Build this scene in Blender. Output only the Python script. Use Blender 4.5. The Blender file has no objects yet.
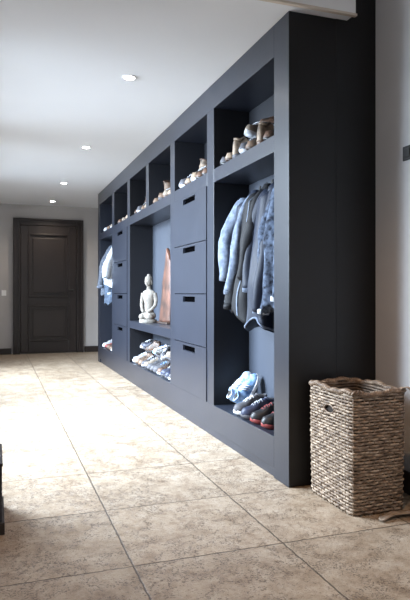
import bpy, math, random
from mathutils import Vector, Matrix, noise
random.seed(7)
scene = bpy.context.scene
C = scene.collection
scene.view_settings.view_transform = 'Standard'
scene.view_settings.exposure = 0.0

# ------------------------------------------------------------------ helpers
def mat_new(name):
    m = bpy.data.materials.new(name); m.use_nodes = True
    return m, m.node_tree.nodes, m.node_tree.links, m.node_tree.nodes['Principled BSDF']

def simple(name, col, rough=0.6, var=0.12, scale=8.0, metal=0.0, bump=0.0, bscale=60.0, spec=0.5, col2=None):
    m, N, L, B = mat_new(name)
    tc = N.new('ShaderNodeTexCoord')
    nz = N.new('ShaderNodeTexNoise'); nz.inputs['Scale'].default_value = scale; nz.inputs['Detail'].default_value = 4
    L.new(tc.outputs['Object'], nz.inputs['Vector'])
    rp = N.new('ShaderNodeValToRGB')
    a = [c * (1 - var) for c in col]; b = [min(1, c * (1 + var)) for c in (col2 or col)]
    rp.color_ramp.elements[0].color = (*a, 1); rp.color_ramp.elements[1].color = (*b, 1)
    rp.color_ramp.elements[0].position = 0.35; rp.color_ramp.elements[1].position = 0.65
    L.new(nz.outputs['Fac'], rp.inputs['Fac']); L.new(rp.outputs['Color'], B.inputs['Base Color'])
    B.inputs['Roughness'].default_value = rough; B.inputs['Metallic'].default_value = metal
    B.inputs['Specular IOR Level'].default_value = spec
    if bump > 0:
        n2 = N.new('ShaderNodeTexNoise'); n2.inputs['Scale'].default_value = bscale; n2.inputs['Detail'].default_value = 3
        L.new(tc.outputs['Object'], n2.inputs['Vector'])
        bp = N.new('ShaderNodeBump'); bp.inputs['Strength'].default_value = bump; bp.inputs['Distance'].default_value = 0.01
        L.new(n2.outputs['Fac'], bp.inputs['Height']); L.new(bp.outputs['Normal'], B.inputs['Normal'])
    return m

def add_mesh(name, verts, faces, mat, parent=None, smooth=False, world=False):
    if world and parent is not None:
        o = parent.location; verts = [(v[0]-o.x, v[1]-o.y, v[2]-o.z) for v in verts]
    me = bpy.data.meshes.new(name); me.from_pydata([tuple(v) for v in verts], [], faces); me.update()
    ob = bpy.data.objects.new(name, me); C.objects.link(ob)
    if mat: me.materials.append(mat)
    if parent is not None: ob.parent = parent
    if smooth:
        for p in me.polygons: p.use_smooth = True
    return ob

def boxdata(x0,x1,y0,y1,z0,z1,off=0):
    v=[(x0,y0,z0),(x1,y0,z0),(x1,y1,z0),(x0,y1,z0),(x0,y0,z1),(x1,y0,z1),(x1,y1,z1),(x0,y1,z1)]
    f=[(0,3,2,1),(4,5,6,7),(0,1,5,4),(1,2,6,5),(2,3,7,6),(3,0,4,7)]
    return v,[tuple(i+off for i in q) for q in f]

def box(name,x0,x1,y0,y1,z0,z1,mat,parent=None,bevel=0.0,world=True):
    v,f=boxdata(x0,x1,y0,y1,z0,z1)
    ob=add_mesh(name,v,f,mat,parent,world=world)
    if bevel>0:
        b=ob.modifiers.new('bevel','BEVEL'); b.width=bevel; b.segments=2
    return ob

def boxes(name,lst,mat,parent=None,bevel=0.0,world=True):
    V=[];F=[]
    for bx in lst:
        v,f=boxdata(*bx,off=len(V)); V+=v;F+=f
    ob=add_mesh(name,V,F,mat,parent,world=world)
    if bevel>0:
        b=ob.modifiers.new('bevel','BEVEL'); b.width=bevel; b.segments=2
    return ob

def thing(name,loc,label,category,group=None,rotz=0.0,scale=1.0):
    e=bpy.data.objects.new(name,None); C.objects.link(e); e.empty_display_size=0.05
    e.location=loc; e.rotation_euler=(0,0,rotz); e.scale=(scale,)*3
    e['label']=label; e['category']=category
    if group: e['group']=group
    return e

def struct(ob):
    ob['kind']='structure'; return ob

def loft(rings,cap=True):
    n=len(rings[0]); V=[];F=[]
    for r in rings: V+=[tuple(p) for p in r]
    for i in range(len(rings)-1):
        for j in range(n):
            k=(j+1)%n
            F.append((i*n+j,i*n+k,(i+1)*n+k,(i+1)*n+j))
    if cap:
        F.append(tuple(range(n))[::-1]); F.append(tuple((len(rings)-1)*n+j for j in range(n)))
    return V,F

def tube(path,rad,sides=8,closed=False,flat=1.0):
    path=[Vector(p) for p in path]; n=len(path); V=[];F=[]
    up=Vector((0,0,1)); prev=None
    for i,p in enumerate(path):
        if closed: t=(path[(i+1)%n]-path[i-1])
        else: t=path[min(i+1,n-1)]-path[max(i-1,0)]
        t.normalize()
        if prev is None:
            a=up if abs(t.dot(up))<0.95 else Vector((1,0,0))
            u=(a-t*a.dot(t)).normalized()
        else: u=(prev-t*prev.dot(t)).normalized()
        prev=u; w=t.cross(u)
        r=rad[i] if isinstance(rad,(list,tuple)) else rad
        for s in range(sides):
            an=2*math.pi*s/sides
            V.append(tuple(p+u*math.cos(an)*r+w*math.sin(an)*r*flat))
    m=n if closed else n-1
    for i in range(m):
        for s in range(sides):
            k=(s+1)%sides; i2=(i+1)%n
            F.append((i*sides+s,i2*sides+s,i2*sides+k,i*sides+k))
    if not closed:
        F.append(tuple(range(sides))); F.append(tuple((n-1)*sides+s for s in range(sides))[::-1])
    return V,F

def merge(parts):
    V=[];F=[]
    for v,f in parts:
        o=len(V); V+=v; F+=[tuple(i+o for i in q) for q in f]
    return V,F

def ellipsoid(c,r,nu=16,nv=10,rot=None):
    V=[];F=[]
    for i in range(nv+1):
        ph=math.pi*i/nv
        for j in range(nu):
            th=2*math.pi*j/nu
            p=Vector((r[0]*math.sin(ph)*math.cos(th),r[1]*math.sin(ph)*math.sin(th),r[2]*math.cos(ph)))
            if rot: p=rot@p
            V.append(tuple(p+Vector(c)))
    for i in range(nv):
        for j in range(nu):
            k=(j+1)%nu
            F.append((i*nu+j,(i+1)*nu+j,(i+1)*nu+k,i*nu+k))
    return V,F

def interp(t,pts):
    for i in range(len(pts)-1):
        if t<=pts[i+1][0]:
            a,b=pts[i],pts[i+1]; u=(t-a[0])/(b[0]-a[0]); u=u*u*(3-2*u)
            return a[1]+(b[1]-a[1])*u
    return pts[-1][1]

# ------------------------------------------------------------------ materials
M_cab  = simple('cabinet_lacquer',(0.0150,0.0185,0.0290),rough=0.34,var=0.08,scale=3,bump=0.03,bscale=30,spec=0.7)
M_cab_shade  = simple('cabinet_lacquer_shaded',(0.0050,0.0045,0.0052),rough=0.45,var=0.1,scale=3,bump=0.03,bscale=30,spec=0.4)  # same lacquer, darkened in colour for the end side turned from the windows
M_in_shade= simple('cabinet_interior_shade',(0.008,0.009,0.013),rough=0.6,var=0.08,scale=3,spec=.3)  # niche shade put into the colour of dividers and cubby backs
M_back_lit = simple('cabinet_back_lit',(0.032,0.040,0.058),rough=0.6,var=0.1,scale=3)  # paler colour stands in for window light on the niche backs
M_slot_shade = simple('pull_shade',(0.0008,0.0008,0.001),rough=1.0,spec=0.0)  # black colour stands in for the shade inside the drawer cutouts
M_door = simple('door_dark',(0.0235,0.0170,0.0152),rough=0.38,var=0.12,scale=4)
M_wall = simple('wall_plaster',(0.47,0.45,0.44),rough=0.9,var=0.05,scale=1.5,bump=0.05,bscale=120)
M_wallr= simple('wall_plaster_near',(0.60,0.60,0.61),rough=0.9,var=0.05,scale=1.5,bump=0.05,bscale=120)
M_ceil = simple('ceiling_paint',(0.78,0.79,0.81),rough=0.9,var=0.02,scale=1.0)
M_trim = simple('trim_cream',(0.66,0.58,0.49),rough=0.7,var=0.03)
M_white= simple('white_plastic',(0.88,0.88,0.88),rough=0.4,var=0.02)
M_dark = simple('dark_bronze',(0.03,0.03,0.03),rough=0.4,var=0.05)
M_open_shade  = simple('shoe_opening_shade',(0.02,0.018,0.018),rough=0.9)  # dark colour stands in for shade in the shoe openings

def floor_mat():
    m,N,L,B=mat_new('stone_tiles')
    tc=N.new('ShaderNodeTexCoord'); sp=N.new('ShaderNodeSeparateXYZ'); L.new(tc.outputs['Object'],sp.inputs[0])
    def M(op,a,b=None,c=None):
        n=N.new('ShaderNodeMath'); n.operation=op
        for i,v in enumerate((a,b,c)):
            if v is None: continue
            if isinstance(v,(int,float)): n.inputs[i].default_value=v
            else: L.new(v,n.inputs[i])
        return n.outputs[0]
    def noise_(src,scale,detail,rough):
        n=N.new('ShaderNodeTexNoise'); n.inputs['Scale'].default_value=scale; n.inputs['Detail'].default_value=detail; n.inputs['Roughness'].default_value=rough
        L.new(src,n.inputs['Vector']); return n.outputs['Fac']
    def maprange(v,a,b):
        n=N.new('ShaderNodeMapRange'); n.inputs['From Min'].default_value=a; n.inputs['From Max'].default_value=b; L.new(v,n.inputs['Value']); return n.outputs[0]
    def mix(fac,A,Bc):
        n=N.new('ShaderNodeMix'); n.data_type='RGBA'; L.new(fac,n.inputs['Factor'])
        for k,v in (('A',A),('B',Bc)):
            if isinstance(v,tuple): n.inputs[k].default_value=(*v,1)
            else: L.new(v,n.inputs[k])
        return n.outputs['Result']
    wob=M('MULTIPLY',M('SUBTRACT',noise_(tc.outputs['Object'],30,5,.5),0.5),0.013)
    gx=M('DIVIDE',M('SUBTRACT',M('ADD',sp.outputs['X'],wob),0.477),0.607)
    gy=M('DIVIDE',M('SUBTRACT',M('ADD',sp.outputs['Y'],wob),2.14),0.59)
    fx=M('FRACT',gx); fy=M('FRACT',gy)
    dx=M('MINIMUM',fx,M('SUBTRACT',1.0,fx)); dy=M('MINIMUM',fy,M('SUBTRACT',1.0,fy))
    d=M('MINIMUM',dx,dy)
    tile=maprange(d,0.0022,0.0078)
    cb=N.new('ShaderNodeCombineXYZ'); L.new(M('FLOOR',gx),cb.inputs[0]); L.new(M('FLOOR',gy),cb.inputs[1])
    wn=N.new('ShaderNodeTexWhiteNoise'); L.new(cb.outputs[0],wn.inputs['Vector'])
    add=N.new('ShaderNodeVectorMath'); add.operation='MULTIPLY_ADD'
    L.new(wn.outputs['Color'],add.inputs[0]); add.inputs[1].default_value=(20,20,20); L.new(tc.outputs['Object'],add.inputs[2])
    v=add.outputs[0]
    base=noise_(v,8.5,15,0.85)
    r1=N.new('ShaderNodeValToRGB'); e=r1.color_ramp.elements
    e[0].position=0.37; e[0].color=(0.215,0.150,0.098,1)
    e[1].position=0.63; e[1].color=(0.475,0.405,0.320,1)
    x=e.new(0.5); x.color=(0.365,0.290,0.213,1)
    L.new(base,r1.inputs['Fac'])
    vein=M('ABSOLUTE',M('SUBTRACT',noise_(v,3.6,8,.75),.5))
    veinm=M('SUBTRACT',1.0,maprange(vein,0.0,0.04))
    fine=noise_(v,130,4,.7)
    pit=maprange(M('ADD',fine,M('MULTIPLY',veinm,0.12)),0.58,0.65)
    coarse=maprange(noise_(v,55,6,.75),0.61,0.67)
    pm=M('MAXIMUM',pit,M('MULTIPLY',coarse,.75))
    col=mix(M('MULTIPLY',pm,0.75),r1.outputs['Color'],(0.080,0.050,0.030))
    hv=N.new('ShaderNodeHueSaturation'); L.new(col,hv.inputs['Color'])
    L.new(M('MULTIPLY_ADD',wn.outputs['Value'],0.22,0.90),hv.inputs['Value'])
    L.new(mix(tile,(0.075,0.054,0.038),hv.outputs['Color']),B.inputs['Base Color'])
    L.new(M('MULTIPLY_ADD',base,0.45,0.13),B.inputs['Roughness'])
    bp=N.new('ShaderNodeBump'); bp.inputs['Strength'].default_value=0.45; bp.inputs['Distance'].default_value=0.005
    L.new(M('SUBTRACT',M('ADD',tile,M('MULTIPLY',base,0.7)),M('MULTIPLY',pm,0.6)),bp.inputs['Height'])
    L.new(bp.outputs['Normal'],B.inputs['Normal'])
    return m
M_floor=floor_mat()

# ------------------------------------------------------------------ room shell
XL=-0.55; XR=1.945; YB=-1.6; YF=10.2; H=2.45; HN=2.80
struct(box('floor',XL-0.1,XR+0.1,YB-0.1,YF+0.1,-0.1,0.0,M_floor))
struct(box('ceiling',XL,1.765,2.671,YF,H,H+0.4,M_ceil))
struct(box('ceiling_near',XL,XR,YB,2.66,HN,HN+0.1,M_ceil)).name='ceiling'
struct(box('trim_1',XL,1.765,2.655,2.67,H-0.004,HN,M_white))
struct(box('trim_2',XL,1.77,2.648,2.67,H-0.012,H-0.001,M_trim))
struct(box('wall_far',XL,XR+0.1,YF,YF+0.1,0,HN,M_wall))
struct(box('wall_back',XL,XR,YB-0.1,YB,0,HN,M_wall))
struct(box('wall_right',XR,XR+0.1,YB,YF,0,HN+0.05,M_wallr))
wy=[(3.1,5.3),(5.9,8.1)]; wz0,wz1=0.55,2.25
segs=[(XL-0.1,XL,YB,wy[0][0],0,HN),(XL-0.1,XL,wy[0][1],wy[1][0],0,HN),(XL-0.1,XL,wy[1][1],YF,0,HN)]
for a,b in wy:
    segs+= [(XL-0.1,XL,a,b,0,wz0),(XL-0.1,XL,a,b,wz1,HN)]
struct(boxes('wall_left',segs,M_wall))
for i,(a,b) in enumerate(wy):
    fr=[]
    xx0,xx1=XL-0.08,XL-0.03
    fr+=[(xx0,xx1,a,a+.06,wz0,wz1),(xx0,xx1,b-.06,b,wz0,wz1),(xx0,xx1,a+.06,b-.06,wz0,wz0+.06),(xx0,xx1,a+.06,b-.06,wz1-.06,wz1)]
    mid=(a+b)/2
    fr+=[(xx0,xx1,mid-.025,mid+.025,wz0+.06,wz1-.06)]
    struct(boxes('window_%d'%(i+1),fr,M_white))
struct(box('trim_3',1.70,XR,2.737,2.80,0,HN,M_cab_shade))
struct(box('baseboard_far',XL,0.245,YF-0.018,YF,0,0.10,M_door))
struct(box('baseboard_far_end',1.425,XR,YF-0.018,YF,0,0.10,M_door)).name='baseboard_far.001'
struct(box('baseboard_right',XR-0.016,XR,YB,2.735,0,0.11,M_door,bevel=0.003))
struct(box('baseboard_left',XL,XL+0.016,YB,YF,0,0.10,M_door))

# far door
dx0,dx1,dt=0.27,1.40,2.225
fw=.11
def frame(o0,o1,y0,y1):
    return [(dx0+o0,dx0+o1,y0,y1,0,dt-o0),(dx1-o1,dx1-o0,y0,y1,0,dt-o0),(dx0+o1,dx1-o1,y0,y1,dt-o1,dt-o0)]
struct(boxes('trim_4',frame(0,fw,YF-.03,YF)+frame(0,.03,YF-.065,YF-.03)+frame(.08,fw,YF-.048,YF-.03),M_door,bevel=0.006))
a,b,t=dx0+fw+.004,dx1-fw-.004,dt-fw-.004
s=.12
door=thing('door_1',((a+b)/2,YF-.02,0.0),'dark brown two-panel interior door with moulded frame','door')
door['kind']='structure'
def pan(z0,z1):
    x0,x1=a+s,b-s; L=[]
    for (o0,o1,y) in ((0,.026,YF-.048),):
        L+=[(x0+o0,x0+o1,y,YF-.012,z0,z1),(x1-o1,x1-o0,y,YF-.012,z0,z1),(x0+o1,x1-o1,y,YF-.012,z0,z0+o1),(x0+o1,x1-o1,y,YF-.012,z1-o1,z1)]
    L.append((x0+.075,x1-.075,YF-.032,YF-.012,z0+.075,z1-.075))
    return L
boxes('door_leaf',[(a,b,YF-.012,YF-.001,0.01,t),
   (a,a+s,YF-.030,YF-.012,.01,t),(b-s,b,YF-.030,YF-.012,.01,t),(a+s,b-s,YF-.030,YF-.012,.01,.20),(a+s,b-s,YF-.030,YF-.012,.80,.93),(a+s,b-s,YF-.030,YF-.012,t-.13,t)]
   +pan(.20,.80)+pan(.93,t-.13),M_door,door,bevel=0.007)
v,f=merge([tube([(b-.06,YF-.026,1.05),(b-.06,YF-.07,1.05),(b-.15,YF-.07,1.05)],.008,8),tube([(b-.06,YF-.026,1.05),(b-.06,YF-.034,1.05)],.020,12)])
add_mesh('door_handle',v,f,M_dark,door,True,world=True)

def switch_plate(loc,axis,mat,label):
    e=thing('light_switch',loc,label,'light switch')
    x,y,z=loc
    if axis=='x':
        box('plate',x-.008,x,y-.036,y+.036,z-.036,z+.036,mat,e,bevel=.003); box('rocker',x-.013,x-.008,y-.022,y+.022,z-.022,z+.022,mat,e,bevel=.002)
    else:
        box('plate',x-.036,x+.036,y-.008,y,z-.045,z+.045,mat,e,bevel=.003); box('rocker',x-.022,x+.022,y-.013,y-.008,z-.03,z+.03,mat,e,bevel=.002)
switch_plate((XR,2.465,1.70),'x',M_dark,'small square dark bronze light switch on the grey wall')
switch_plate((0.13,YF,1.0),'y',M_white,'small white light switch on the wall beside the dark door')

# ------------------------------------------------------------------ recessed lights
M_em,N_,L_,B_=mat_new('lamp_glow'); B_.inputs['Emission Color'].default_value=(1,0.95,0.88,1); B_.inputs['Emission Strength'].default_value=60; B_.inputs['Base Color'].default_value=(1,1,1,1)
def ringmesh(r0,r1,z0,z1,n=28):
    V=[];F=[]
    for j in range(n):
        c,s_=math.cos(2*math.pi*j/n),math.sin(2*math.pi*j/n)
        V+=[(r0*c,r0*s_,z1),(r0*c,r0*s_,z0),(r1*c,r1*s_,z0),(r1*c,r1*s_,z1)]
    for j in range(n):
        k=(j+1)%n
        for q in range(3): F.append((j*4+q,k*4+q,k*4+q+1,j*4+q+1))
    return V,F
for i,yy in enumerate((1.45,3.94,5.97,8.0,9.65)):
    zc=H if yy>2.66 else HN
    e=thing('recessed_downlight',(0.85,yy,zc),'small round recessed ceiling spotlight, lit','ceiling light','row of recessed ceiling spotlights')
    v,f=ringmesh(.034,.048,-.006,0.0); add_mesh('trim_ring',v,f,M_white,e,True)
    n=24; v=[(.034*math.cos(2*math.pi*j/n),.034*math.sin(2*math.pi*j/n),-.0065) for j in range(n)]
    add_mesh('bulb',v,[tuple(range(n))[::-1]],M_em,e)
    ld=bpy.data.lights.new('spot','SPOT'); ld.energy=(88,15,15,26,36)[i]; ld.color=((1,0.56,0.25) if i==0 else (1,.82,.64)); ld.spot_size=math.radians((110,110,110,110,140)[i]); ld.spot_blend=0.9; ld.shadow_soft_size=0.04
    lo=bpy.data.objects.new('lamp_beam',ld); C.objects.link(lo); lo.parent=e; lo.location=(0,0,-.03)

# ------------------------------------------------------------------ built in cabinet
FX=1.42; BX=1.685
Y0,Y1=2.737,8.76
zb,zr0,zr1,zt=0.225,1.762,1.854,2.275
cab=thing('built_in_cabinet',((FX+BX)/2,(Y0+Y1)/2,0),'long dark navy lacquered built-in wardrobe with open niches and drawers','cabinet')
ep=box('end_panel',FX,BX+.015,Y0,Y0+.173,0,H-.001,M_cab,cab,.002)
ep.data.materials.append(M_cab_shade)
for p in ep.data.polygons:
    if p.normal.y<-.9: p.material_index=1  # end face gets the shaded copy of the lacquer
box('end_panel.001',FX,BX+.015,Y1-.17,Y1,0,H-.001,M_cab,cab,.002)
ya,yb_,yc,yd,ye,yf=2.91,3.85,3.99,4.80,4.93,5.70
yg,yh,yi,yj,yk,yl=5.81,6.57,6.70,7.50,7.65,8.59
def shade_sides(o):  # paints the side faces with the niche shade colour
    o.data.materials.append(M_in_shade)
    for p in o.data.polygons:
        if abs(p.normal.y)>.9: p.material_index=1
for (p,q) in ((yb_,yc),(yd,ye),(yh,yi),(yj,yk)):
    shade_sides(box('divider',FX,BX,p,q,zb,zt,M_cab,cab,.0015))
shade_sides(box('top_divider',FX,BX,yf,yg,zr1,zt,M_cab,cab,.0015))
box('top_rail',FX,BX+.015,ya,yl,zt,H-.001,M_cab,cab,.002)
box('base_rail',FX,BX+.015,ya,yl,0.055,zb,M_cab,cab,.002)
box('plinth',FX+.012,BX,ya,yl,0.0,0.055,M_cab,cab)
box('back_panel',BX,BX+.015,ya,yl,zb,zr0,M_back_lit,cab)
box('back_panel',BX,BX+.015,ya,yl,zr0,zt,M_in_shade,cab)  # upper back painted in the niche shade colour
for (p,q) in ((ya,yb_),(yc,yd),(ye,yh),(yi,yj),(yk,yl)):
    box('shelf',FX,BX,p,q,zr0,zr1,M_cab,cab,.0015)
box('shelf',FX,BX,ye,yh,.61,.69,M_cab,cab,.0015)
def drawer(p,q,z0,z1,k):
    g=.003
    d=bpy.data.objects.new('drawer',None); C.objects.link(d); d.parent=cab; d.empty_display_size=.05
    d.location=(FX-cab.location.x,(p+q)/2-cab.location.y,z0)
    W=(q-p)/2-g; Hh=(z1-z0)-g
    x0,x1=-.006,.012
    hw,sz0,sz1=.15,Hh-.060,Hh-.018
    L_=[(x0,x1,-W,-hw,g,Hh),(x0,x1,hw,W,g,Hh),(x0,x1,-hw,hw,g,sz0),(x0,x1,-hw,hw,sz1,Hh)]
    boxes('front',L_,M_cab,d,world=False)
    v,f=boxdata(.0125,.045,-hw-.01,hw+.01,sz0-.01,sz1+.01)
    add_mesh('pull_recess_shade',v,f,M_slot_shade,d)  # solid black block imitating the shaded hollow behind the slot
    boxes('drawer_box',[(.046,.24,-W+.02,W-.02,g+.01,Hh-.03)],M_in_shade,d,world=False)
for (p,q) in ((yc,yd),(yi,yj)):
    hgt=(zr0-zb)/4
    for k in range(4): drawer(p,q,zb+k*hgt,zb+(k+1)*hgt,k)

# ------------------------------------------------------------------ shoes
shoe_cols={}
def smat(key,col,rough=.6,**kw):
    if key not in shoe_cols: shoe_cols[key]=simple('leather_'+key,col,rough=rough,scale=22,var=.35,bump=.1,bscale=150,**kw)
    return shoe_cols[key]
HW=[(0,.0),(.03,.55),(.10,.72),(.3,.66),(.5,.78),(.7,1.0),(.85,.88),(.96,.5),(1,.02)]
def halfw(t): return interp(t,HW)
def shoe(kind,loc,rotz,col,sole,label,group,L=.25,lace=None,tilt=(0,0),zs=1.15,bh=.20,stripe=None):
    e=thing('boot' if kind=='boot' else 'shoe',loc,label,'boot' if kind=='boot' else 'shoe',group,rotz)
    e.rotation_euler=(tilt[0],tilt[1],rotz); e.scale=(1,1.1,zs if kind!='boot' else 1.1)
    W=.043*L/.25; th=.022 if kind=='sneaker' else .014
    ts=[0.0,.02,.06,.12,.2,.3,.4,.5,.6,.7,.8,.88,.94,.98,1.0]
    left=[(L*(t-.5),W*1.06*max(halfw(t),.05)) for t in ts]
    out=[(x,y) for x,y in left]+[(x,-y) for x,y in reversed(left)]
    def zl(x): 
        t=x/L+.5; return .010*max(0,(t-.75)/.25)**2
    heel=.018 if kind in('boot','dress') else 0
    rings=[]
    for z,sc in ((0,.95),(th*.3,1.0),(th*.85,1.0),(th,.97)):
        rings.append([(x*sc,y*sc,z+zl(x)+(heel*max(0,1-((x/L+.5)/.45))**.3 if z>0 and (x/L+.5)<.45 else 0)) for x,y in out])
    v,f=loft(rings); add_mesh('sole',v,f,sole,e,True)
    hp={'sneaker':[(0,.045),(.05,.082),(.2,.075),(.34,.09),(.55,.068),(.75,.048),(.92,.036),(1,.008)],
        'dress':[(0,.045),(.05,.072),(.2,.062),(.34,.078),(.55,.056),(.75,.042),(.92,.034),(1,.008)],
        'boot':[(0,.05),(.05,.10),(.2,.11),(.34,.105),(.55,.07),(.75,.052),(.92,.04),(1,.008)]}[kind]
    rings=[]; m=13
    tt=[0.005,.03,.07,.12,.18,.25,.32,.4,.48,.56,.64,.72,.8,.87,.93,.97,.995]
    for t in tt:
        w=W*max(halfw(t),.06); h=interp(t,hp)
        r=[]
        for j in range(m):
            an=math.pi*j/(m-1)
            cx=math.cos(an); sx=math.sin(an)
            narrow=1-.30*sx if t<.5 else 1-.1*sx
            r.append((L*(t-.5),w*math.copysign(abs(cx)**.75,cx)*narrow,th*.8+h*abs(sx)**.8+zl(L*(t-.5))))
        r.append((L*(t-.5),0,th*.7))
        rings.append(r)
    v,f=loft(rings); add_mesh('upper',v,f,col,e,True)
    if stripe:
        ps=[]
        for sg in (-1,1):
            for q in range(3):
                t0=.42+.07*q
                pth=[]
                for u in (0,.33,.66,1):
                    t=t0+.05*u; w=W*halfw(t); h=interp(t,hp); an=.35+.75*(1-u)
                    pth.append((L*(t-.5),sg*(w*math.cos(an)**.75*(1-.2*math.sin(an))+.001),th*.8+h*math.sin(an)**.8))
                ps.append(tube(pth,.0042,5))
        v,f=merge(ps); add_mesh('side_stripes',v,f,stripe,e,True)
    if kind=='boot':
        rings=[]
        rr=random.Random(int(loc[1]*1000)); hgt=bh*rr.uniform(.8,1.1)
        ph=rr.uniform(0,6); lean=rr.uniform(-.02,.02)
        for i in range(9):
            u=i/8; z=.05+u*(hgt-.05)
            cx=-L*.22-.01*u+lean*u*u; ax=L*(.27-.09*u+.05*u*u); ay=W*(.80+.10*u)
            rings.append([(cx+ax*math.cos(2*math.pi*j/18)*(1+.07*math.sin(7*u*3+j+ph)),ay*math.sin(2*math.pi*j/18)*(1+.05*math.sin(9*u+ph)),z+ (.014*math.cos(2*math.pi*j/18+ph) if i==8 else 0)) for j in range(18)])
        v,f=loft(rings,cap=False); add_mesh('shaft',v,f,col,e,True)
        tp=rings[-1]
        v,f=tube(tp,.006,6,closed=True); add_mesh('cuff',v,f,sole,e,True)
        add_mesh('shade_fill',[(x,y,z-.006) for x,y,z in tp],[tuple(range(18))],M_open_shade,e)  # dark disc imitating the shaded hollow of the shaft
        parts=[]
        for q in range(5):
            t=.40+q*.05; z=th*.8+interp(t,hp)+.004; x=L*(t-.5); w=W*.42
            parts.append(tube([(x,-w,z-.012),(x,0,z),(x,w,z-.012)],.003,5))
        v,f=merge(parts); add_mesh('laces',v,f,lace or sole,e,True)
    else:
        path=[]
        for j in range(18):
            an=2*math.pi*j/18
            x=-L*.30+L*.15*math.cos(an); y=W*.48*math.sin(an); t=x/L+.5
            path.append((x,y,th*.8+interp(max(t,.06),hp)*.97))
        v,f=tube(path,.006,6,closed=True); add_mesh('collar',v,f,col,e,True)
        pp=[(x*1.0,y,z+.0035) for x,y,z in path]; add_mesh('shade_fill',pp,[tuple(range(18))],M_open_shade,e)  # dark disc on the closed upper imitating the shaded opening
        parts=[]
        if lace:
            for q in range(5):
                t=.46+q*.055; z=th*.8+interp(t,hp)+.003; x=L*(t-.5)
                w=W*.42; sg=1 if q%2 else -1
                parts.append(tube([(x-.004*sg,-w,z-.009),(x,-w*.5,z-.001),(x,0,z+.002),(x,w*.5,z-.001),(x+.004*sg,w,z-.009)],.0028,5))
            v,f=merge(parts); add_mesh('laces',v,f,lace,e,True)
    return e

white=smat('white',(0.42,.44,.48),.5); blue=smat('blue',(.08,.22,.55),.5,col2=(.30,.48,.78)); lblue=smat('pale_blue',(.20,.38,.70),.5,col2=(.6,.7,.8))
bwhite=smat('bright_white',(.75,.77,.80),.5)
blk=smat('black',(.010,.010,.012),.45); brn=smat('brown',(.035,.019,.012),.5,col2=(.085,.045,.028)); tan=smat('tan',(.085,.055,.035),.6,col2=(.14,.09,.06))
gry=smat('grey',(.06,.06,.07),.7); red=smat('red',(.20,.03,.03),.5); crm=smat('cream',(.20,.165,.13),.7); nav=smat('navy',(.012,.018,.045),.5)
pat=smat('patterned_brown',(.03,.02,.015),.6,col2=(.24,.18,.13))
def shoe_row(y_from,y_to,z,specs,group,jitter=.12,L=.25,x=1.548,bh=.20,lr=0,**kw):
    n=len(specs)
    for i,(kind,col,sole,lace,label) in enumerate(specs):
        y=y_from+(y_to-y_from)*(i+.5)/n
        r=math.pi+random.uniform(-jitter,jitter)
        if kind=='turned': r=random.uniform(-jitter,jitter); kind='sneaker'
        LL=L*random.uniform(.95,1.0)
        shoe(kind,(x+random.uniform(-lr,lr),y,z+.001),r,col,sole,label,group,L=LL,lace=lace,bh=bh,stripe=(bwhite if col in(blue,lblue) else None),**kw)

g='shoes on the bottom shelf under the jackets'
shoe_row(3.02,3.56,zb,[
 ('sneaker',blk,red,red,'black running shoe with red sole and laces'),
 ('sneaker',blk,red,red,'black running shoe with red sole and laces'),
 ('sneaker',nav,gry,white,'dark trainer with grey sole'),
 ('sneaker',gry,bwhite,bwhite,'grey trainer with white sole')],g,.12,L=.25,x=1.545,lr=.006,zs=1.2)
for yy,cc,dz in ((3.635,blue,0),(3.755,lblue,.0)):
    shoe('sneaker',(1.617,yy,zb+.118+dz),random.uniform(-.06,.06),cc,bwhite,'light blue running shoe with white stripes, standing on its heel',g,L=.235,lace=bwhite,tilt=(0,-1.12),zs=1.0,stripe=bwhite)
g='shoes on the top shelf near the cabinet end'
shoe_row(2.98,3.78,zr1,[
 ('boot',brn,blk,None,'brown leather ankle boot with laces'),
 ('turned',pat,brn,white,'patterned brown sneaker turned heel outward'),
 ('boot',tan,brn,None,'tan suede ankle boot with laces'),
 ('sneaker',gry,white,white,'grey sneaker with white sole'),
 ('turned',pat,gry,white,'patterned brown sneaker turned heel outward'),
 ('boot',pat,brn,None,'patterned brown suede ankle boot'),
 ('dress',gry,blk,None,'grey slip-on shoe with black sole')],g,.35,L=.235,x=1.535,bh=.14,lr=.008,zs=1.3)
shoe('dress',(1.56,3.20,zr1+.125),2.3,brn,blk,'brown slip-on shoe lying on top of other shoes',g,L=.21,tilt=(.3,-.15))
shoe('sneaker',(1.56,3.46,zr1+.125),3.6,crm,white,'cream sneaker lying on top of other shoes',g,L=.21,lace=white,tilt=(-.2,-.1))
g='shoes in the cubby above the drawers'
shoe_row(4.05,4.74,zr1,[
 ('boot',brn,blk,None,'brown leather ankle boot with laces'),
 ('boot',brn,blk,None,'brown leather ankle boot with laces'),
 ('sneaker',pat,white,white,'patterned brown shoe with white sole'),
 ('boot',pat,brn,None,'patterned brown suede ankle boot'),
 ('sneaker',gry,white,white,'grey sneaker with white sole')],g,.3,L=.235,x=1.54,bh=.19,zs=1.4)
g='shoes in the middle top cubbies'
shoe_row(4.99,5.65,zr1,[
 ('boot',pat,brn,None,'patterned brown suede ankle boot'),('sneaker',crm,brn,None,'cream shoe with brown sole'),
 ('sneaker',tan,gry,white,'tan sneaker with grey sole'),('boot',tan,brn,None,'tan suede ankle boot with laces')],g,.25,L=.235,bh=.19,zs=1.4)
shoe_row(5.87,6.51,zr1,[
 ('boot',crm,brn,None,'cream suede ankle boot with laces'),('boot',tan,gry,white,'tan high sneaker with grey sole'),
 ('sneaker',gry,white,white,'grey sneaker with white sole'),('boot',brn,blk,None,'brown leather ankle boot with laces')],g,.25,L=.235,bh=.2,zs=1.4)
g='shoes in the far top cubbies'
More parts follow.
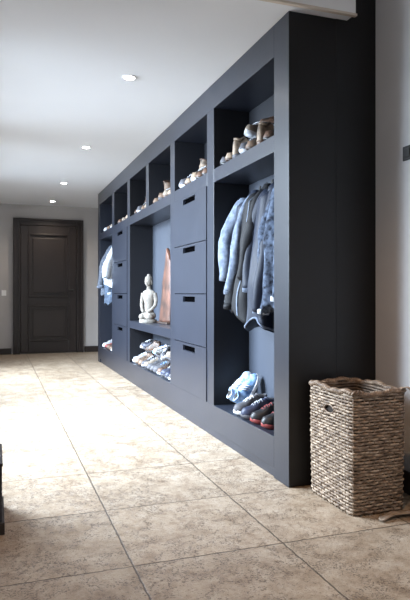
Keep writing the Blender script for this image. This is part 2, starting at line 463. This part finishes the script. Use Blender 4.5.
shoe_row(6.76,7.44,zr1,[
 ('boot',pat,brn,None,'patterned brown suede ankle boot'),('dress',crm,brn,None,'cream slip-on shoe with brown sole'),
 ('boot',brn,blk,None,'brown leather ankle boot with laces')],g,.2,L=.235,bh=.2)
shoe_row(7.72,8.5,zr1,[
 ('boot',crm,white,white,'cream high sneaker with white sole'),('boot',tan,brn,None,'tan suede ankle boot with laces'),
 ('sneaker',white,white,white,'all white low sneaker')],g,.2,L=.235,bh=.2)
g='shoes in the niche below the statue'
shoe_row(4.97,6.53,zb,[
 ('sneaker',blk,white,white,'black sneaker with white sole'),('sneaker',nav,gry,white,'navy sneaker with grey sole'),
 ('sneaker',nav,gry,white,'navy sneaker with grey sole'),('sneaker',brn,white,blk,'brown sneaker with white sole'),
 ('sneaker',gry,gry,blue,'grey sneaker with blue laces'),('boot',gry,blk,None,'grey suede ankle boot'),
 ('boot',gry,blk,None,'grey suede ankle boot'),('sneaker',crm,gry,white,'cream sneaker with grey sole'),
 ('sneaker',gry,white,white,'grey sneaker with white sole'),('boot',tan,brn,None,'tan suede ankle boot with laces'),
 ('boot',tan,brn,None,'tan suede ankle boot with laces'),('sneaker',white,white,white,'all white low sneaker')],g,.25,L=.24,bh=.13)
tops=[(nav,gry),(crm,gry),(gry,white),(blk,gry),(white,blue),(brn,blk),(nav,gry),(gry,white)]
for i,(c1,c2) in enumerate(tops):
    shoe('sneaker',(1.560+random.uniform(-.015,.01),5.08+i*.185,zb+.138+random.uniform(0,.03)),math.pi+random.uniform(-1.0,1.0),c1,c2,'sneaker lying on top of the pile of shoes',g,L=.20,lace=c2,tilt=(random.uniform(-.5,.5),random.uniform(-.3,.1)))
g='shoes on the bottom shelf of the far bay'
shoe_row(7.72,8.52,zb,[
 ('sneaker',crm,white,white,'cream sneaker with white sole'),('boot',brn,blk,None,'brown leather ankle boot with laces'),
 ('boot',brn,blk,None,'brown leather ankle boot with laces'),('dress',red,blk,None,'dark red slip-on shoe'),
 ('sneaker',white,white,white,'all white low sneaker')],g,.2,L=.24)

# ------------------------------------------------------------------ hooks & garments
def coat_hook(y,z):
    e=thing('coat_hook',(BX,y,z),'dark metal coat hook on the cabinet back','hook','coat hooks on the cabinet back')
    v,f=boxdata(-.006,0,-.012,.012,-.04,.03); add_mesh('plate',v,f,M_dark,e)
    v,f=tube([(-.005,0,-.02),(-.02,0,-.028),(-.034,0,-.02),(-.04,0,0),(-.042,0,.012)],.004,6); add_mesh('prong',v,f,M_dark,e,True)

def fabric(name,col,col2=None,scale=30,rough=.85,spec=.25):
    return simple(name,col,rough=rough,var=.15,scale=scale,bump=.2,bscale=220,col2=col2,spec=spec)

def garment(y,z,L,D,W,mat,trim,label,group,seed,sleeves=True,hood=False,zipm=None,name='jacket',cat='jacket',skew=0.0,out=.30,crum=1.0,sl=(.74,.74),smatl=None,lift=(0,0),hem=0.02,edge=None):
    rnd=random.Random(seed)
    e=thing(name,(BX-.012,y,z),label,cat,group)
    p1,p2,p3=[rnd.uniform(0,6.28) for _ in range(3)]
    kf=rnd.choice((3,4,5)); k2=rnd.choice((6,7,8))
    n=64; off=Vector((seed*3.1,seed*1.7,0))
    def crumple(p,amp):
        q=Vector(p)
        d=noise.noise_vector(Vector((q.x*6,q.y*6,q.z*2.5))+off)*.030*amp*crum+noise.noise_vector(Vector((q.x*17,q.y*17,q.z*6))+off)*.011*amp*crum
        r=q+d; r.x=min(r.x,-.001); return tuple(r)
    def geo(t):
        a=interp(t,[(0,.022),(.05,.034),(.16,D*.36),(.5,D*.44),(1,D*.5)])
        b=interp(t,[(0,.03),(.05,.05),(.14,W*.42),(.5,W*.46),(1,W*.52)])
        return a,b
    def pt(t,th,o=0):
        a,b=geo(t)
        s=min(1,t*1.6)
        k=1+s*(.10*math.sin(kf*th+p1+1.2*math.sin(2*t+p3))+.05*math.sin(k2*th+p2+1.5*t))
        xx=-a-.004+(a*k+o)*math.cos(th); yy=(b*k+o)*math.sin(th)+skew*t
        zz=-t*L+ hem*2*max(0,t-.7)*math.sin(2*th+p1)*2+.02*t*math.sin(3*th+p2)
        return crumple((min(xx,-.002),yy,zz),s)
    T=[i/46 for i in range(47)]
    rings=[[pt(t,2*math.pi*j/n) for j in range(n)] for t in T]
    last=rings[-1]; cx=sum(p[0] for p in last)/n; cy=sum(p[1] for p in last)/n
    rings.append([(cx+(p[0]-cx)*.9,cy+(p[1]-cy)*.9,p[2]+.015) for p in last])
    v,f=loft(rings); add_mesh('garment_body',v,f,mat,e,True)
    if edge:
        v,f=tube([pt(.985,2*math.pi*j/n,.002) for j in range(n)],.007,6,closed=True); add_mesh('hem_band',v,f,edge,e,True)
    path=[]
    for j in range(16):
        th=2*math.pi*j/16; path.append((min(-.028+ .03*math.cos(th),-.012),.042*math.sin(th),-.03+ (-.035 if math.cos(th)<-.3 else 0)))
    v,f=tube(path,.015,8,closed=True); add_mesh('collar',v,f,trim,e,True)
    if hood:
        v,f=ellipsoid((-.08,0,-.11),(.055,.075,.085),24,18)
        v=[crumple(p,1.4) for p in v]
        add_mesh('hood',v,f,mat,e,True)
    if sleeves:
        for si,sg in enumerate((-1,1)):
            path=[];rad=[]
            ln=sl[si]
            for i in range(31):
                u=i/30; t=.09+u*ln
                a,b=geo(min(t,1))
                path.append((-a-D*out*math.sin(min(1,u*1.3)*1.57)-.006*math.sin(5*u+p1)-lift[si]*u*u,sg*(b*.78+.022*math.sin(u*3.1)+.006*math.sin(6*u+p2))+skew*1.3*t,-t*L))
                rad.append((.053-.014*u)*(1+.04*math.sin(13*u+p2*sg)+(.06*math.sin(40*u+p3) if .35<u<.6 else 0))*(.7 if i==0 else 1))
            v,f=tube(path,rad,20,flat=.8); v=[crumple(p,.7) for p in v]; add_mesh('sleeve',v,f,smatl or mat,e,True)
            pl=Vector(crumple(path[-1],.7)); 
            pth=[tuple(pl+Vector((0,0,.012))),tuple(pl),tuple(pl+Vector((-.003,0,-.022)))]
            v,f=tube(pth,[rad[-1]*1.0,rad[-1]*1.05,rad[-1]*.95],12,flat=.85); add_mesh('cuff',v,f,trim,e,True)
    if zipm:
        V=[];F=[]
        for i in range(40):
            t=.08+.9*i/39
            q=pt(t,math.pi+.52,.006); q2=pt(t,math.pi+.46,.006); V+=[q,q2]
        for i in range(39): F.append((2*i,2*i+1,2*i+3,2*i+2))
        add_mesh('zipper',V,F,zipm,e,True)
    coat_hook(y,z)
    return e

F_lg=fabric('cloth_pale_grey',(.08,.095,.125),(.11,.13,.17)); F_ch=fabric('cloth_charcoal',(.009,.0105,.014),rough=.6,spec=.35); F_bk=fabric('cloth_black',(.005,.0055,.008),rough=.7,spec=.3)
F_bl=fabric('cloth_navy',(.0075,.0125,.028),rough=.6,spec=.35)
F_ck=fabric('cloth_patterned',(.008,.012,.024),(.10,.13,.19),scale=34)
F_wh=fabric('cloth_white',(.45,.48,.53)); F_gb=fabric('cloth_grey_blue',(.05,.07,.11),(.08,.11,.16))
F_mg=fabric('cloth_blue_grey',(.10,.125,.175),(.15,.18,.24))
G='jackets hanging in the tall niche'
garment(3.66,1.69,.78,.21,.21,F_bl,F_lg,'navy jacket with pale blue-grey sleeves',G,1,out=.55,sl=(.78,.66),skew=.02,smatl=F_mg,lift=(.02,0),edge=F_lg,crum=1.0)
garment(3.47,1.70,.84,.24,.22,F_bk,F_bk,'black jacket with pale zipper',G,12,zipm=F_mg,out=.4,skew=.04,crum=1.1,sl=(.62,.85))
garment(3.27,1.71,.92,.24,.22,F_bl,F_mg,'navy hooded coat with pale cuffs and hem',G,3,hood=True,out=.4,skew=.01,crum=1.1,sl=(.80,.66),edge=F_mg)
garment(3.07,1.72,.84,.24,.20,F_ck,F_wh,'dark blue-grey patterned hooded jacket with white cuffs',G,14,hood=True,out=.35,crum=1.0,sl=(.8,.9))
G='jackets in the far niche'
garment(7.90,1.72,.62,.28,.24,F_wh,F_lg,'white jacket with grey collar',G,5,out=.5,crum=1.4,skew=.0)
garment(8.12,1.70,.85,.27,.22,F_gb,F_wh,'grey-blue jacket with white cuffs',G,6,crum=1.4)
garment(8.36,1.72,.75,.28,.22,F_lg,F_mg,'crumpled grey jacket with paler collar',G,7,out=.5,crum=1.4)

# smooth reddish-brown upright wooden piece with an irregular, tapering top
M_pl=simple('brown_wood',(.045,.020,.013),rough=.5,var=.3,scale=7,col2=(.10,.042,.026),bump=.15,bscale=30)
M_pl2=simple('brown_wood_base',(.03,.016,.011),rough=.6,var=.3,scale=20)
pk=thing('wooden_sculpture',(1.612,5.80,.691),'dark reddish-brown upright wooden sculpture with an irregular tapering top','sculpture')
rings=[]
for i in range(33):
    u=i/32; z=.02+.72*u
    hw_=interp(u,[(0,.19),(.25,.18),(.5,.165),(.68,.13),(.8,.105),(.9,.07),(.97,.045),(1,.02)])
    cy=-.01-.05*u-.03*math.sin(u*2.6)+.008*math.sin(u*14)
    th_=.032*(1-.45*u)
    rings.append([( .016*u+th_*math.cos(2*math.pi*j/28), cy+hw_*math.sin(2*math.pi*j/28)*(1+.03*math.sin(u*17+j)), z+(.02*math.sin(2*math.pi*j/28) if u>.9 else 0)) for j in range(28)])
v,f=loft(rings); add_mesh('carving',v,f,M_pl,pk,True)
v,f=boxdata(-.04,.045,-.21,.19,0,.02); o=add_mesh('base',v,f,M_pl2,pk); bv=o.modifiers.new('b','BEVEL'); bv.width=.004

# ------------------------------------------------------------------ statue
M_stone=simple('carved_stone',(.20,.185,.165),rough=.9,var=.25,scale=18,bump=.3,bscale=70)
st=thing('buddha_statue',(1.508,6.06,.691),'weathered grey-beige stone buddha statue with topknot','statue',rotz=0.75)
parts=[]
parts.append(ellipsoid((-.005,0,.070),(.066,.088,.054)))
parts.append(ellipsoid((-.042,.044,.062),(.047,.040,.036))); parts.append(ellipsoid((-.042,-.044,.062),(.047,.040,.036)))
rings=[]
for z,a_,b_,cx in ((.06,.052,.062,.005),(.13,.044,.050,.01),(.19,.042,.048,.01),(.26,.045,.062,.008),(.30,.043,.076,.008),(.328,.034,.066,.01),(.346,.019,.026,.008),(.385,.017,.019,.004)):
    rings.append([(cx+a_*math.cos(2*math.pi*j/20),b_*math.sin(2*math.pi*j/20),z) for j in range(20)])
parts.append(loft(rings))
for sg in (-1,1):
    parts.append(tube([(.01,sg*.070,.308),(.012,sg*.086,.24),(0,sg*.084,.18),(-.035,sg*.055,.135),(-.056,sg*.025,.110)],[.023,.021,.019,.016,.015],10))
    parts.append(ellipsoid((.004,sg*.039,.418),(.010,.006,.024)))
parts.append(ellipsoid((-.002,0,.428),(.042,.037,.053)))
parts.append(ellipsoid((.004,0,.455),(.042,.039,.034)))
parts.append(ellipsoid((.006,0,.492),(.020,.019,.018)))
parts.append(ellipsoid((-.043,0,.421),(.007,.007,.013)))
parts.append(ellipsoid((-.039,0,.403),(.005,.013,.004)))
parts.append(ellipsoid((-.039,.015,.431),(.004,.009,.004))); parts.append(ellipsoid((-.039,-.015,.431),(.004,.009,.004)))
v,f=merge(parts)
bd=add_mesh('figure',v,f,M_stone,st,True)
rm=bd.modifiers.new('r','REMESH'); rm.mode='VOXEL'; rm.voxel_size=.0042; rm.use_smooth_shade=True
rings=[]
for z,k in ((0,1.0),(.012,1.04),(.03,1.0),(.036,.94)):
    rings.append([(-.010+.086*k*math.cos(2*math.pi*j/28),.092*k*math.sin(2*math.pi*j/28),z) for j in range(28)])
v,f=loft(rings); add_mesh('base',v,f,M_stone,st)

# ------------------------------------------------------------------ wicker basket
def wick(name,c1,c2,c3):
    m,N,L,B=mat_new(name)
    tc=N.new('ShaderNodeTexCoord'); mp=N.new('ShaderNodeMapping'); mp.inputs['Scale'].default_value=(1,1,4); L.new(tc.outputs['Object'],mp.inputs['Vector'])
    n=N.new('ShaderNodeTexNoise'); n.inputs['Scale'].default_value=20; n.inputs['Detail'].default_value=5; n.inputs['Roughness'].default_value=.7; L.new(mp.outputs[0],n.inputs['Vector'])
    r=N.new('ShaderNodeValToRGB'); e=r.color_ramp.elements; e[0].position=.36;e[0].color=(*c1,1);e[1].position=.64;e[1].color=(*c3,1); q=e.new(.5);q.color=(*c2,1)
    L.new(n.outputs['Fac'],r.inputs['Fac']);L.new(r.outputs['Color'],B.inputs['Base Color']);B.inputs['Roughness'].default_value=.55
    return m
M_w=wick('wicker',(.095,.063,.042),(.25,.178,.122),(.52,.41,.305)); M_w2=wick('wicker_rim',(.09,.058,.038),(.21,.145,.098),(.38,.285,.205))
M_w_shade=wick('wicker_inside_shade',(.06,.038,.025),(.13,.088,.06),(.23,.165,.115)); M_gap_shade=simple('wicker_gap_shade',(.020,.012,.008),rough=.9)  # shade put into colour: darker wicker inside, near-black between the strands
bk=thing('wicker_basket',(1.640,2.472,0),'tall boxy grey-brown wicker basket beside the cabinet end','basket')
PE=14.0
def perim(a,b,N_=224,n=PE):
    K=2400; pts=[]
    for i in range(K):
        th=2*math.pi*i/K; c,s_=math.cos(th),math.sin(th)
        pts.append((a*math.copysign(abs(c)**(2/n),c),b*math.copysign(abs(s_)**(2/n),s_)))
    d=[0]
    for i in range(K):
        p,q=pts[i],pts[(i+1)%K]; d.append(d[-1]+math.hypot(q[0]-p[0],q[1]-p[1]))
    tot=d[-1]; out=[];k=0
    for i in range(N_):
        s_=tot*i/N_
        while d[k+1]<s_: k+=1
        u=(s_-d[k])/max(d[k+1]-d[k],1e-9); p,q=pts[k],pts[(k+1)%K]
        out.append((p[0]+(q[0]-p[0])*u,p[1]+(q[1]-p[1])*u))
    return out
Hb=.548
def ab(z): u=z/Hb; bul=.002*math.sin(u*math.pi); return .137+.005*u+bul,.189+.006*u+bul
NS=48; NP=NS*4
def nrm(x,y,a_,b_,p=PE):
    gx=math.copysign(abs(x/a_)**(p-1),x)/a_; gy=math.copysign(abs(y/b_)**(p-1),y)/b_; l=math.hypot(gx,gy) or 1; return gx/l,gy/l
rows=38
hole=lambda x,y,z: (.435<z<.466 and abs(y)<.040 and abs(x)>.09)
def weave(inset,rad0,amp):
    parts=[]
    for r in range(rows):
        z=.012+r*(Hb-.024)/(rows-1); a_,b_=ab(z); a_-=inset; b_-=inset
        P=perim(a_,b_,NP); path=[]
        wob=random.uniform(-.001,.001)
        for i,(x,y) in enumerate(P):
            nx,ny=nrm(x,y,a_,b_)
            ph=math.pi*i/4+ (math.pi if (r%2) else 0)
            dd=amp*math.cos(ph)
            path.append((x+nx*dd,y+ny*dd,z+wob+.0008*math.sin(i*.3+r)))
        rad=rad0*random.uniform(.85,1.06)
        flags=[hole(p[0],p[1],p[2]) for p in path]
        if not any(flags): parts.append(tube(path,rad,6,closed=True,flat=.75))
        else:
            st0=next(i for i in range(NP) if flags[i-1] and not flags[i]); cur=[]
            for i in range(NP+1):
                idx=(st0+i)%NP
                if not flags[idx] and i<NP: cur.append(path[idx])
                else:
                    if len(cur)>1: parts.append(tube(cur,rad,6,flat=.75))
                    cur=[]
    return merge(parts)
v,f=weave(0,.0064,.0032); add_mesh('woven_side',v,f,M_w,bk,True)
parts=[]
Pt=[perim(*ab(z),NP) for z in [i*Hb/8 for i in range(9)]]
for k in range(0,NP,4):
    pth=[(Pt[i][k][0],Pt[i][k][1],i*Hb/8) for i in range(9)]
    if hole(pth[6][0],pth[6][1],.44):
        parts.append(tube([p for p in pth if p[2]<.42],.0034,5))
    else: parts.append(tube(pth,.0034,5))
v,f=merge(parts); add_mesh('stake',v,f,M_w2,bk,True)
rings=[]
for z,k in ((.01,.4),(.01,1),(.2,1),(.4,1),(Hb-.01,1)):
    a_,b_=ab(z); rings.append([(x,y,z) for x,y in perim((a_-.008)*k,(b_-.008)*k,64)])
V,F=loft(rings,cap=False); F.append(tuple(range(64)))
add_mesh('shade_fill',V,F,M_gap_shade,bk,True)  # added dark sheet standing in for shade between the woven rows
v,f=weave(.014,.0064,.002); add_mesh('inner_weave',v,f,M_w_shade,bk,True)
P=perim(ab(Hb)[0]+.001,ab(Hb)[1]+.001,260); parts=[]
for s3 in range(3):
    path=[]
    for i,(x,y) in enumerate(P):
        nx,ny=nrm(x,y,*ab(Hb))
        ph=2*math.pi*(i/260*32+s3/3); path.append((x+nx*(.009*math.cos(ph)-.002)+nx*.002*math.sin(i*.11),y+ny*(.009*math.cos(ph)-.002),Hb+.006*math.sin(i*.12+1)+.003*math.sin(i*.37)+.007*math.sin(ph)))
    parts.append(tube(path,.0068,6,closed=True))
v,f=merge(parts); add_mesh('rim',v,f,M_w2,bk,True)
for sg in (-1,1):
    path=[]
    for j in range(28):
        th=2*math.pi*j/28; z=.450+.020*math.sin(th); a_=ab(z)[0]
        path.append((sg*(a_+.002),.043*math.cos(th),z))
    v,f=tube(path,.0038,7,closed=True); add_mesh('handle',v,f,M_w2,bk,True)
M_strap=fabric('strap_canvas',(.25,.195,.145),(.33,.26,.20))
cl=[(.09,-.172,.49),(.105,-.185,.550),(.13,-.209,.578),(.155,-.228,.562),(.178,-.238,.47),(.166,-.232,.30),(.157,-.232,.15),(.164,-.238,.05),(.150,-.248,.012),(.10,-.254,.014),(.03,-.248,.020),(-.02,-.258,.010),(-.06,-.280,.008)]
V=[];F=[]
for i,p in enumerate(cl):
    flo=max(0,min(1,(i-6)/3))
    w=Vector((.012,.010,0))*(1-flo)+Vector((0,.022,.0))*flo
    for o,s_ in ((w,0),(-w,0)):
        V.append(tuple(Vector(p)+o))
for i in range(len(cl)-1): F.append((2*i,2*i+1,2*i+3,2*i+2))
sob=add_mesh('strap',V,F,M_strap,bk,True)
sm=sob.modifiers.new('s','SUBSURF'); sm.levels=sm.render_levels=2
so=sob.modifiers.new('t','SOLIDIFY'); so.thickness=.003

# ------------------------------------------------------------------ low dark bench at the window side
bn=thing('low_bench',(-.19,2.8,0),'low dark lacquered bench along the window wall','bench')
by=2.95
box('seat',-.42,.029,2.60,by,.28,.295,M_door,bn,.003)
boxes('body',[(-.42,.026,2.61,2.66,.05,.28),(-.42,.026,by-.06,by-.02,.05,.28),(-.42,-.40,2.66,by-.06,.05,.28),(-.42,.026,2.66,by-.06,.05,.08),(.006,.026,2.66,by-.06,.08,.28)],M_cab,bn,.002)
box('plinth',-.42,.036,2.595,by-.01,0,.05,M_door,bn,.002)

# ------------------------------------------------------------------ lights
def area(name,loc,rot,sx,sy,en,col,spread=180):
    l=bpy.data.lights.new(name,'AREA'); l.shape='RECTANGLE'; l.size=sx; l.size_y=sy; l.energy=en; l.color=col; l.spread=math.radians(spread)
    o=bpy.data.objects.new(name,l); C.objects.link(o); o.location=loc; o.rotation_euler=rot; return o
for i,(a,b) in enumerate(wy):
    area('window_daylight',(XL-.22,(a+b)/2+(.25 if i==0 else 0),1.75),(0,math.radians(-56),0),1.5,1.8,(300,215)[i],(.73,.86,1.0),114)
area('room_fill',(-.35,-1.3,1.9),(math.radians(80),0,math.radians(-20)),0.9,1.4,17,(.88,.93,1.0))  # added fill light behind the camera, no window there
w=bpy.data.worlds.new('world'); scene.world=w; w.use_nodes=True
w.node_tree.nodes['Background'].inputs[0].default_value=(.75,.87,1,1); w.node_tree.nodes['Background'].inputs[1].default_value=.8

# ------------------------------------------------------------------ camera
cd=bpy.data.cameras.new('camera'); cd.sensor_width=36; cd.lens=35.7; cd.shift_y=-7/600
co=bpy.data.objects.new('camera',cd); C.objects.link(co); co.location=(0,0,1.0); co.rotation_euler=(math.radians(90),0,math.radians(-19.4))
scene.camera=co
